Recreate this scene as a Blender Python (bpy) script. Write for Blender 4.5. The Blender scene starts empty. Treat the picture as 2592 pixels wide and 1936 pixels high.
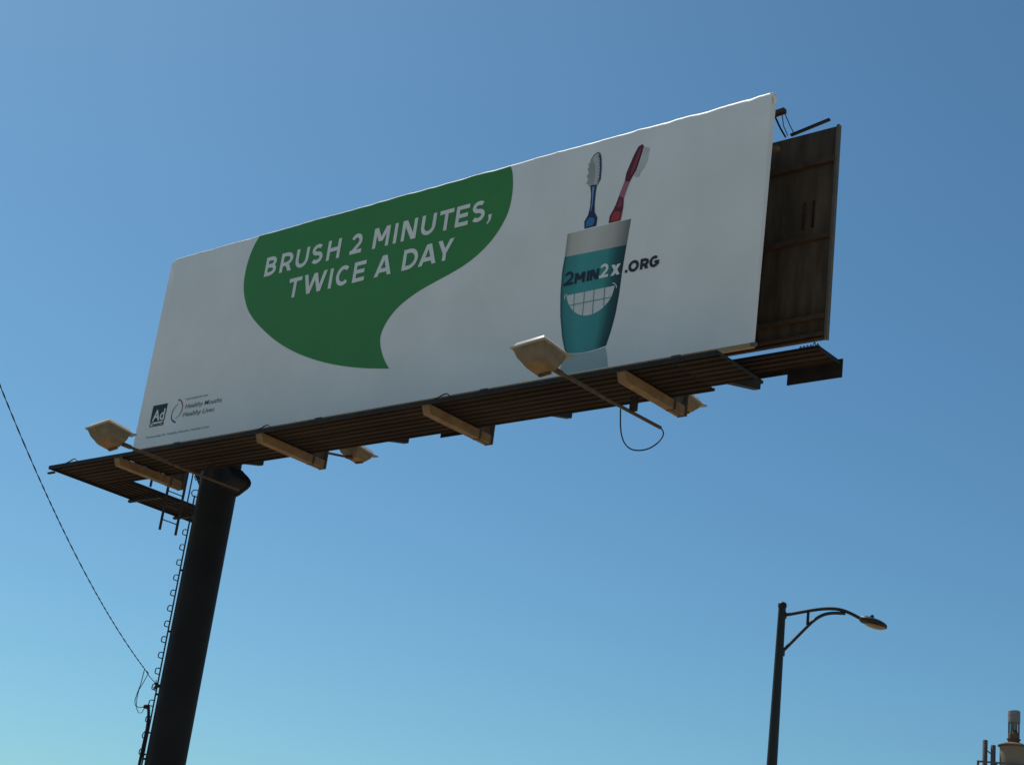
import bpy, math, random
from mathutils import Vector, Matrix, noise
random.seed(7)
SC = bpy.context.scene
COL = SC.collection
rad = math.radians

# ---------------------------------------------------------------- camera, sky, sun, exposure
Z0 = 11.149                      # height of the sign's lower edge above the ground (m)
cam = bpy.data.cameras.new('camera')
cam_ob = bpy.data.objects.new('camera', cam)
COL.objects.link(cam_ob)
cam.sensor_fit = 'HORIZONTAL'
cam.sensor_width = 36.0
cam.lens = 36.0 * 4209.25 / 2592.0
cam.clip_start = 0.1
cam.clip_end = 8000.0
yaw, pitch, roll = -0.72998, 0.35640, 0.12964
fw = Vector((math.sin(yaw) * math.cos(pitch), math.cos(yaw) * math.cos(pitch), math.sin(pitch)))
rt = fw.cross(Vector((0, 0, 1))).normalized()
up = rt.cross(fw)
r2 = math.cos(roll) * rt + math.sin(roll) * up
u2 = -math.sin(roll) * rt + math.cos(roll) * up
m = Matrix((r2, u2, -fw)).transposed().to_4x4()
m.translation = Vector((27.159, -19.173, 1.6))
cam_ob.matrix_world = m
SC.camera = cam_ob

SUN_EL, SUN_ROT = rad(58), rad(-84)       # compass angle clockwise from +Y
world = bpy.data.worlds.new('World')
SC.world = world
world.use_nodes = True
wn = world.node_tree.nodes
sky = wn.new('ShaderNodeTexSky')
sky.sky_type = 'NISHITA'
sky.sun_disc = False
sky.sun_elevation = SUN_EL
sky.sun_rotation = SUN_ROT
sky.altitude = 100
sky.air_density = 1.0
sky.dust_density = 1.0
sky.ozone_density = 3.0
gam = wn.new('ShaderNodeGamma')                # the photograph's deeper, more contrasty blue, the same over the whole sky
gam.inputs['Gamma'].default_value = 1.2
tint = wn.new('ShaderNodeMix')
tint.data_type = 'RGBA'
tint.blend_type = 'MULTIPLY'
tint.inputs[0].default_value = 1.0
tint.inputs[7].default_value = (0.745, 1.10, 1.09, 1.0)
world.node_tree.links.new(sky.outputs[0], gam.inputs['Color'])
world.node_tree.links.new(gam.outputs[0], tint.inputs[6])
world.node_tree.links.new(tint.outputs[2], wn['Background'].inputs[0])
wn['Background'].inputs[1].default_value = 0.0550

sun = bpy.data.lights.new('sun', 'SUN')
sun.energy = 3.5
sun.angle = rad(0.53)
sun.color = (1.0, 0.95, 0.87)
sun_ob = bpy.data.objects.new('sun', sun)
COL.objects.link(sun_ob)
sdir = Vector((math.sin(SUN_ROT) * math.cos(SUN_EL), math.cos(SUN_ROT) * math.cos(SUN_EL), math.sin(SUN_EL)))
sun_ob.rotation_euler = (-sdir).to_track_quat('-Z', 'Y').to_euler()

SC.view_settings.view_transform = 'Standard'
SC.view_settings.look = 'None'
SC.view_settings.exposure = 0.13
SC.view_settings.gamma = 1.0
SC.view_settings.use_curve_mapping = False

# ---------------------------------------------------------------- materials
def mat(name, col, rough=0.6, spec=0.4, metal=0.0, vary=0.12, scale=3.0, col2=None, bump=0.0, bscale=8.0, stretch=(1, 1, 1)):
    mt = bpy.data.materials.new(name)
    mt.use_nodes = True
    nt = mt.node_tree
    b = nt.nodes['Principled BSDF']
    b.inputs['Roughness'].default_value = rough
    b.inputs['Specular IOR Level'].default_value = spec
    b.inputs['Metallic'].default_value = metal
    tc = nt.nodes.new('ShaderNodeTexCoord')
    mp = nt.nodes.new('ShaderNodeMapping')
    mp.inputs['Scale'].default_value = stretch
    nt.links.new(tc.outputs['Object'], mp.inputs[0])
    nz = nt.nodes.new('ShaderNodeTexNoise')
    nz.inputs['Scale'].default_value = scale
    nz.inputs['Detail'].default_value = 6
    nt.links.new(mp.outputs[0], nz.inputs['Vector'])
    rp = nt.nodes.new('ShaderNodeValToRGB')
    rp.color_ramp.elements[0].position = 0.33
    rp.color_ramp.elements[1].position = 0.68
    c2 = col2 if col2 else tuple(min(1, c * (1 + vary)) for c in col)
    c1 = col if col2 else tuple(c * (1 - vary) for c in col)
    rp.color_ramp.elements[0].color = (*c1, 1)
    rp.color_ramp.elements[1].color = (*c2, 1)
    nt.links.new(nz.outputs['Fac'], rp.inputs[0])
    nt.links.new(rp.outputs[0], b.inputs['Base Color'])
    if bump:
        n2 = nt.nodes.new('ShaderNodeTexNoise')
        n2.inputs['Scale'].default_value = bscale
        n2.inputs['Detail'].default_value = 4
        nt.links.new(mp.outputs[0], n2.inputs['Vector'])
        bp = nt.nodes.new('ShaderNodeBump')
        bp.inputs['Strength'].default_value = bump
        bp.inputs['Distance'].default_value = 0.03
        nt.links.new(n2.outputs['Fac'], bp.inputs['Height'])
        nt.links.new(bp.outputs[0], b.inputs['Normal'])
    return mt

M = {}
M['ground'] = mat('dry_ground', (0.30, 0.24, 0.17), 0.95, 0.1, scale=0.15, col2=(0.40, 0.33, 0.24))
VB = dict(bump=0.16, bscale=1.1)
M['vinyl'] = mat('white_vinyl', (0.75, 0.755, 0.715), 0.5, 0.3, scale=0.9, stretch=(1, 1, 0.8), col2=(0.82, 0.825, 0.78), **VB)
def ink(n, c, v=0.05): return mat(n, c, 0.5, 0.3, vary=v, scale=1.2, **VB)
M['green'] = ink('green_ink', (0.046, 0.225, 0.048))
M['letter'] = ink('white_ink', (0.74, 0.77, 0.73))
M['navy'] = ink('navy_ink', (0.022, 0.026, 0.05))
M['cream'] = ink('cup_rim_ink', (0.56, 0.54, 0.47))
M['tooth'] = ink('tooth_ink', (0.66, 0.67, 0.63))
M['tealline'] = ink('teal_line_ink', (0.10, 0.30, 0.29))
M['refl'] = ink('pale_teal_ink', (0.33, 0.43, 0.42))
M['black'] = ink('black_ink', (0.02, 0.024, 0.026))
M['greytext'] = ink('grey_text_ink', (0.14, 0.17, 0.19))
M['red'] = ink('crimson_ink', (0.40, 0.035, 0.04))
M['redring'] = ink('red_ring_ink', (0.36, 0.12, 0.12))
M['maroon'] = ink('maroon_ink', (0.12, 0.014, 0.022))
M['maroonhi'] = ink('maroon_light_ink', (0.22, 0.05, 0.065))
M['pink'] = ink('pink_ink', (0.38, 0.13, 0.17))
M['blue'] = ink('blue_ink', (0.045, 0.18, 0.42))
M['bluehi'] = ink('light_blue_ink', (0.17, 0.28, 0.46))
M['dkblue'] = ink('dark_blue_ink', (0.02, 0.035, 0.08))
M['clear'] = ink('clear_plastic_ink', (0.46, 0.48, 0.46))
M['bristle'] = ink('bristle_ink', (0.33, 0.34, 0.32), 0.2)
M['bristlepale'] = ink('pale_bristle_ink', (0.50, 0.52, 0.50), 0.15)

def ramp_ink(name, stops):
    """printed shading of the pictured cup: colour runs across the picture with the UV map"""
    mt = bpy.data.materials.new(name)
    mt.use_nodes = True
    nt = mt.node_tree
    b = nt.nodes['Principled BSDF']
    b.inputs['Roughness'].default_value = 0.5
    b.inputs['Specular IOR Level'].default_value = 0.3
    uv = nt.nodes.new('ShaderNodeUVMap')
    sp = nt.nodes.new('ShaderNodeSeparateXYZ')
    nt.links.new(uv.outputs[0], sp.inputs[0])
    rp = nt.nodes.new('ShaderNodeValToRGB')
    els = rp.color_ramp.elements
    els[0].position, els[0].color = stops[0][0], (*stops[0][1], 1)
    els[1].position, els[1].color = stops[-1][0], (*stops[-1][1], 1)
    for p, c in stops[1:-1]:
        e = els.new(p)
        e.color = (*c, 1)
    nt.links.new(sp.outputs['X'], rp.inputs[0])
    nt.links.new(rp.outputs[0], b.inputs['Base Color'])
    return mt
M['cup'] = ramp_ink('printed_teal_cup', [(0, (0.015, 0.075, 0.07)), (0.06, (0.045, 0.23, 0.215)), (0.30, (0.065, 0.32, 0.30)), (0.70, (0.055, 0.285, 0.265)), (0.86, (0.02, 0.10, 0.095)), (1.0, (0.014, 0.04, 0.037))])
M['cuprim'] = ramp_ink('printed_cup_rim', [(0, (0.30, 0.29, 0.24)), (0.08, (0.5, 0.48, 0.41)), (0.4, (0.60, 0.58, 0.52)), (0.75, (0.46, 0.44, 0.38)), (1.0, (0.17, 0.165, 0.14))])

M['tan'] = mat('tan_painted_steel', (0.19, 0.118, 0.062), 0.8, 0.2, scale=6, col2=(0.27, 0.18, 0.10), bump=0.1, bscale=30)
M['trim'] = mat('bare_wood_trim', (0.30, 0.215, 0.12), 0.8, 0.2, scale=5, col2=(0.42, 0.31, 0.18), stretch=(0.2, 1, 1))
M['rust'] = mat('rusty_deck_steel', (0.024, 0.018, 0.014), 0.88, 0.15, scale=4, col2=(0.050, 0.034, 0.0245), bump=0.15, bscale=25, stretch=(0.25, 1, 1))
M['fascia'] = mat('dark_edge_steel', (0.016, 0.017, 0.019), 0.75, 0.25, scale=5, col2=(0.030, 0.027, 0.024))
M['hanger'] = mat('weathered_column_steel', (0.075, 0.058, 0.042), 0.8, 0.25, scale=5, col2=(0.125, 0.092, 0.062))
M['pole'] = mat('charcoal_pole_paint', (0.0095, 0.0092, 0.009), 0.7, 0.22, scale=1.5, col2=(0.0145, 0.014, 0.0135), bump=0.05, bscale=4)
M['iron'] = mat('dark_iron', (0.022, 0.023, 0.026), 0.6, 0.35, scale=6)
M['backing'] = mat('weathered_backing_sheet', (0.052, 0.039, 0.027), 0.88, 0.15, scale=1.6, col2=(0.115, 0.082, 0.054), bump=0.15, bscale=9, stretch=(3, 3, 0.5))
M['stringer'] = mat('brown_stringer_steel', (0.060, 0.040, 0.026), 0.85, 0.2, scale=4, col2=(0.10, 0.066, 0.042))
M['edge'] = mat('grey_edge_angle', (0.12, 0.108, 0.09), 0.75, 0.3, scale=5)
M['housing'] = mat('cream_lamp_housing', (0.135, 0.108, 0.070), 0.65, 0.3, scale=7, col2=(0.19, 0.155, 0.105))
M['flange'] = mat('pale_lamp_flange', (0.30, 0.265, 0.20), 0.6, 0.35, scale=8, col2=(0.40, 0.36, 0.28))
M['housing_rust'] = mat('tan_lamp_bottom', (0.175, 0.108, 0.045), 0.65, 0.3, scale=6, col2=(0.24, 0.155, 0.07))
M['glass'] = mat('milky_lamp_lens', (0.82, 0.80, 0.76), 0.25, 0.5, vary=0.04)
gm = M['glass']; gt = gm.node_tree
tb = gt.nodes.new('ShaderNodeBsdfTranslucent'); tb.inputs[0].default_value = (0.9, 0.88, 0.84, 1)
mx = gt.nodes.new('ShaderNodeMixShader'); mx.inputs[0].default_value = 0.55
gt.links.new(gt.nodes['Principled BSDF'].outputs[0], mx.inputs[1]); gt.links.new(tb.outputs[0], mx.inputs[2])
gt.links.new(mx.outputs[0], gt.nodes['Material Output'].inputs[0])
M['arm'] = mat('brown_lamp_arm', (0.065, 0.044, 0.031), 0.78, 0.25, scale=9, col2=(0.12, 0.076, 0.047))
M['cable'] = mat('black_cable', (0.018, 0.018, 0.022), 0.7, 0.25)
M['lamp_paint'] = mat('black_green_lamp_paint', (0.014, 0.017, 0.015), 0.5, 0.4, scale=3)
M['lamp_lens'] = mat('amber_tinted_lens', (0.17, 0.11, 0.055), 0.35, 0.4, scale=9, col2=(0.26, 0.17, 0.085))
M['stack'] = mat('cream_stack_paint', (0.19, 0.16, 0.11), 0.8, 0.2, scale=1.5, col2=(0.25, 0.21, 0.15))
M['stack_top'] = mat('pale_grey_vent_paint', (0.15, 0.16, 0.16), 0.7, 0.3, scale=3, col2=(0.20, 0.205, 0.20))
M['stack_dark'] = mat('grey_steel_pipe', (0.11, 0.105, 0.10), 0.7, 0.3, scale=4)
M['stack_rust'] = mat('brown_vent_base', (0.13, 0.085, 0.06), 0.8, 0.2, scale=5)

# ---------------------------------------------------------------- mesh helpers (world coordinates, z relative to the sign's lower edge)
ORG = {}
class MB:
    def __init__(s): s.v = []; s.f = []; s.uv = {}
    def add(s, vs, fs):
        n = len(s.v)
        s.v += [Vector(v) for v in vs]
        s.f += [tuple(i + n for i in f) for f in fs]
        return s
    def box(s, x0, x1, y0, y1, z0, z1):
        return s.add([(x0, y0, z0), (x1, y0, z0), (x1, y1, z0), (x0, y1, z0), (x0, y0, z1), (x1, y0, z1), (x1, y1, z1), (x0, y1, z1)],
                     [(0, 3, 2, 1), (4, 5, 6, 7), (0, 1, 5, 4), (1, 2, 6, 5), (2, 3, 7, 6), (3, 0, 4, 7)])
    def bar(s, a, b, w, h, upv=(0, 0, 1)):
        a, b = Vector(a), Vector(b)
        d = (b - a).normalized()
        x = d.cross(Vector(upv)).normalized()
        y = x.cross(d)
        vs = []
        for p in (a, b):
            for sx, sy in ((-1, -1), (1, -1), (1, 1), (-1, 1)):
                vs.append(p + x * sx * w / 2 + y * sy * h / 2)
        return s.add(vs, [(0, 1, 2, 3), (7, 6, 5, 4), (0, 4, 5, 1), (1, 5, 6, 2), (2, 6, 7, 3), (3, 7, 4, 0)])
    def tube(s, path, r, n=8, cap=True, closed=False):
        P = [Vector(p) for p in path]
        R = r if isinstance(r, (list, tuple)) else [r] * len(P)
        ref = None
        rings = []
        for i, p in enumerate(P):
            if closed: d = P[(i + 1) % len(P)] - P[i - 1]
            else: d = P[min(i + 1, len(P) - 1)] - P[max(i - 1, 0)]
            d.normalize()
            if ref is None:
                ref = Vector((0, 0, 1)) if abs(d.z) < 0.9 else Vector((1, 0, 0))
            x = (ref - d * ref.dot(d)).normalized()
            ref = x
            y = d.cross(x)
            rings.append([p + (x * math.cos(2 * math.pi * k / n) + y * math.sin(2 * math.pi * k / n)) * R[i] for k in range(n)])
        vs = [v for rg in rings for v in rg]
        fs = []
        m_ = len(P)
        for i in range(m_ if closed else m_ - 1):
            j = (i + 1) % m_
            for k in range(n):
                l = (k + 1) % n
                fs.append((i * n + k, i * n + l, j * n + l, j * n + k))
        if cap and not closed:
            fs.append(tuple(range(n - 1, -1, -1)))
            fs.append(tuple((m_ - 1) * n + k for k in range(n)))
        return s.add(vs, fs)
    def lathe(s, prof, c, n=24):
        path = [(c[0], c[1], c[2] + z) for r, z in prof]
        vs = []
        for (r, z) in prof:
            for k in range(n):
                a = 2 * math.pi * k / n
                vs.append((c[0] + r * math.cos(a), c[1] + r * math.sin(a), c[2] + z))
        fs = []
        for i in range(len(prof) - 1):
            for k in range(n):
                l = (k + 1) % n
                fs.append((i * n + k, i * n + l, (i + 1) * n + l, (i + 1) * n + k))
        fs.append(tuple(range(n - 1, -1, -1)))
        fs.append(tuple((len(prof) - 1) * n + k for k in range(n)))
        return s.add(vs, fs)
    def prism(s, poly, y0, y1):
        """polygon in the XZ plane extruded along Y"""
        n = len(poly)
        vs = [(x, y0, z) for x, z in poly] + [(x, y1, z) for x, z in poly]
        fs = [tuple(range(n)), tuple(range(2 * n - 1, n - 1, -1))]
        for i in range(n):
            j = (i + 1) % n
            fs.append((j, i, i + n, j + n))
        return s.add(vs, fs)
    # flat print on the sign: polygons and strokes in the plane Y = y
    def flat(s, poly, y):
        a = sum(poly[i][0] * poly[(i + 1) % len(poly)][1] - poly[(i + 1) % len(poly)][0] * poly[i][1] for i in range(len(poly)))
        if a < 0: poly = poly[::-1]
        from mathutils.geometry import tessellate_polygon
        tris = tessellate_polygon([[Vector((x, z, 0)) for x, z in poly]])
        fs = []
        for t in tris:
            p = [poly[i] for i in t]
            ar = (p[1][0] - p[0][0]) * (p[2][1] - p[0][1]) - (p[2][0] - p[0][0]) * (p[1][1] - p[0][1])
            fs.append(tuple(t) if ar > 0 else tuple(t[::-1]))
        return s.add([(x, y, z) for x, z in poly], fs)
    def ribbon(s, pts, w, y, closed=False):
        if not isinstance(w, (list, tuple)):
            q = [pts[0]]
            for a in pts[1:]:
                if (a[0] - q[-1][0]) ** 2 + (a[1] - q[-1][1]) ** 2 > 1e-6: q.append(a)
            pts = q
        n = len(pts)
        W = w if isinstance(w, (list, tuple)) else [w] * n
        vs, fs = [], []
        for i in range(n):
            def nrm(a, b):
                d = Vector((b[0] - a[0], b[1] - a[1])); d.normalize()
                return Vector((-d.y, d.x))
            ns = []
            if closed or i > 0: ns.append(nrm(pts[i - 1], pts[i]))
            if closed or i < n - 1: ns.append(nrm(pts[i], pts[(i + 1) % n]))
            nn = sum(ns, Vector((0, 0)))
            nn.normalize()
            k = 1 / max(0.45, nn.dot(ns[0]))
            vs.append((pts[i][0] + nn.x * k * W[i] / 2, y, pts[i][1] + nn.y * k * W[i] / 2))
            vs.append((pts[i][0] - nn.x * k * W[i] / 2, y, pts[i][1] - nn.y * k * W[i] / 2))
        for i in range(n if closed else n - 1):
            j = (i + 1) % n
            fs.append((2 * i + 1, 2 * j + 1, 2 * j, 2 * i))
        return s.add(vs, fs)
    def mesh(s, name, org):
        me = bpy.data.meshes.new(name)
        me.from_pydata([tuple(v + Vector((0, 0, Z0)) - org) for v in s.v], [], s.f)
        me.update()
        return me
    def build(s, name, m_, parent=None, smooth=None, label=None, fix=True):
        org = ORG[parent] if parent else Vector((0, 0, 0))
        me = s.mesh(name, org)
        me.materials.append(m_)
        if fix:
            import bmesh
            bm = bmesh.new(); bm.from_mesh(me)
            bmesh.ops.recalc_face_normals(bm, faces=bm.faces)
            bm.to_mesh(me); bm.free()
        if smooth:
            for p in me.polygons: p.use_smooth = True
            me.set_sharp_from_angle(angle=rad(smooth))
        o = bpy.data.objects.new(name, me)
        COL.objects.link(o)
        if parent:
            o.parent = parent
        ORG[o] = org
        if label: o['label'] = label
        return o

def thing(name, label, cat, loc, group=None):
    o = bpy.data.objects.new(name, None)
    o.empty_display_size = 0.3
    COL.objects.link(o)
    o.location = (loc[0], loc[1], loc[2] + Z0)
    ORG[o] = Vector(o.location)
    o['label'] = label
    o['category'] = cat
    if group: o['group'] = group
    return o

def place(name, me, parent, pos):
    """a repeated piece that shares its mesh"""
    o = bpy.data.objects.new(name, me)
    COL.objects.link(o)
    o.parent = parent
    o.location = Vector((pos[0], pos[1], pos[2] + Z0)) - ORG[parent]
    ORG[o] = ORG[parent]
    return o

def per_object_tone(mt, lo, hi):
    nt = mt.node_tree
    b = nt.nodes['Principled BSDF']
    src = b.inputs['Base Color'].links[0].from_socket
    oi = nt.nodes.new('ShaderNodeObjectInfo')
    mr = nt.nodes.new('ShaderNodeMapRange')
    mr.inputs['To Min'].default_value = lo
    mr.inputs['To Max'].default_value = hi
    nt.links.new(oi.outputs['Random'], mr.inputs['Value'])
    mu = nt.nodes.new('ShaderNodeVectorMath')
    mu.operation = 'SCALE'
    nt.links.new(src, mu.inputs[0])
    nt.links.new(mr.outputs[0], mu.inputs['Scale'])
    nt.links.new(mu.outputs[0], b.inputs['Base Color'])
per_object_tone(M['rust'], 0.75, 1.2)
per_object_tone(M['backing'], 0.85, 1.2)
def raw_mesh(name, mb, m_):
    me = bpy.data.meshes.new(name)
    me.from_pydata([tuple(v) for v in mb.v], [], mb.f)
    me.materials.append(m_)
    me.update()
    return me

def arc(cx, cy, rx, ry, a0, a1, n=12):
    return [(cx + rx * math.cos(rad(a0 + (a1 - a0) * i / n)), cy + ry * math.sin(rad(a0 + (a1 - a0) * i / n))) for i in range(n + 1)]

# ---------------------------------------------------------------- ground
g = MB()
g.add([(-3000, -3000, -Z0), (3000, -3000, -Z0), (3000, 3000, -Z0), (-3000, 3000, -Z0)], [(0, 1, 2, 3)])
go = g.build('ground', M['ground'])
go['kind'] = 'structure'

# ---------------------------------------------------------------- the billboard
PX, PY, PR = 2.0, 0.75, 0.375
BW, BH = 14.63, 4.268
bb = thing('billboard', 'large single-pole billboard with green speech shape and toothbrush cup poster, dark catwalks below', 'billboard', (PX, PY, -Z0))

# pole
p = MB()
p.lathe([(PR + 0.16, 0.0), (PR + 0.16, 0.05), (PR, 0.051)], (PX, PY, -Z0), 40)
p.lathe([(PR, 0.0), (PR, Z0 + 3.2)], (PX, PY, -Z0), 48)
pole = p.build('pole', M['pole'], bb, smooth=40)
gs = MB()
gp = [(2.1, -0.30), (2.33, -0.36), (2.42, -0.43), (2.54, -0.51), (2.63, -0.59), (2.67, -0.66), (2.66, -0.72), (2.60, -0.77), (2.48, -0.83), (2.38, -0.88), (2.2, -0.93)]
gs.prism(gp, 0.50, 0.56)
gs.prism(gp, 0.94, 1.0)
gs.prism([(x - 0.012, z + 0.006) for x, z in gp], 0.56, 0.94)
gs.build('pole_bracket', M['pole'], bb)
gl = MB()
gl.prism([(1.9, -0.25), (1.35, -0.25), (1.36, -0.45), (1.50, -0.62), (1.64, -0.80), (1.9, -0.9)], 0.6, 0.9)
gl.build('pole_bracket', M['pole'], bb)

# climbing rail with step loops, on the pole's left side
view = Vector((-0.784, 0.6208, 0)); lat = Vector((0.6208, 0.784, 0))
def onpole(off, z): return Vector((PX, PY, 0)) + lat * off + Vector((0, 0, z))
r = MB()
r.bar(onpole(-PR - 0.042, -Z0 + 2.4), onpole(-PR - 0.042, -1.0), 0.03, 0.03, view)
k = 0
for z in [-1.3 - 1.2 * i for i in range(7)]:
    r.bar(onpole(-PR - 0.045, z), onpole(-PR + 0.02, z), 0.02, 0.04)
rail = r.build('climbing_rail', M['iron'], bb)
lp = MB()
pts = [(0, 0.055), (-0.05, 0.058), (-0.073, 0.05), (-0.083, 0.035), (-0.088, -0.02), (-0.083, -0.04), (-0.06, -0.05), (0, -0.055)]
lp.tube([lat * a + Vector((0, 0, b)) for a, b in pts], 0.0105, 6)
lpm = raw_mesh('step_loop', lp, M['iron'])
for i in range(24):
    z = -1.755 - 0.302 * i
    if z < -8.6: break
    place('step_loop', lpm, rail, onpole(-PR - 0.045, z))

# front panel: vinyl sheet wrapped over a rounded top edge
NS = 180
def edge_r(x):
    t = x / BW
    k = 1 + 0.55 * noise.noise(Vector((x * 2.3, 7.7, 2.0))) + 0.3 * noise.noise(Vector((x * 7.0, 3.1, 5.0)))
    return (0.018 + 0.02 * t + 0.05 * max(0, (t - 0.72) / 0.28) ** 1.5) * k
def top_h(x):
    h = BH + 0.014 * noise.noise(Vector((x * 1.3, 4.2, 0))) + 0.007 * noise.noise(Vector((x * 5.0, 1.2, 3)))
    if x < 0.12: h -= 0.07 * (1 - x / 0.12)
    return h
fp = MB()
xs = [0, 0.03, 0.07, 0.12] + [0.12 + (BW - 0.12) * i / NS for i in range(1, NS + 1)]
rows = []
for x in xs:
    r_ = edge_r(x); h = top_h(x)
    prof = [(0.05, 0.0), (0.0, 0.0), (0.0, h * 0.5), (0.0, h - r_)]
    for a in (20, 40, 60, 80, 100, 120, 150): prof.append((r_ - r_ * math.cos(rad(a)), h - r_ + r_ * math.sin(rad(a))))
    prof.append((max(0.09, 2 * r_), h - r_ - 0.05))
    rows.append([(x, y, z) for y, z in prof])
n = len(rows[0])
fp.add([v for rw in rows for v in rw], [(i * n + j, (i + 1) * n + j, (i + 1) * n + j + 1, i * n + j + 1) for i in range(len(rows) - 1) for j in range(n - 1)] + [tuple(range(n)), tuple((len(rows) - 1) * n + j for j in range(n - 1, -1, -1))])
front = fp.build('front_panel', M['vinyl'], bb, smooth=50)
bk = raw_mesh('panel_sheet', MB().box(-BW / 24 + 0.006, BW / 24 - 0.006, -0.015, 0.015, -2.045, 2.045), M['backing'])
for i in range(12): place('panel_sheet', bk, front, ((i + 0.5) * BW / 12, 0.07, 2.055))
for i in range(4):
    MB().box(i * BW / 4 + 0.004, (i + 1) * BW / 4 - 0.004, 0.012, 0.075, -0.066, -0.002).build('bottom_trim', M['trim'], front)
cb = MB()
cb.box(BW - 0.04, BW + 0.05, 0.0, 0.05, -0.055, -0.003)
cb.build('corner_clip', M['edge'], front)
fl = MB()
fl.tube([(BW - 0.03, 0.02, 4.235), (BW + 0.02, 0.03, 4.20), (BW + 0.05, 0.04, 4.12), (BW + 0.03, 0.05, 4.05)], [0.03, 0.035, 0.03, 0.012], 6)
fl.build('vinyl_flap', M['vinyl'], front, smooth=60)

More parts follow.
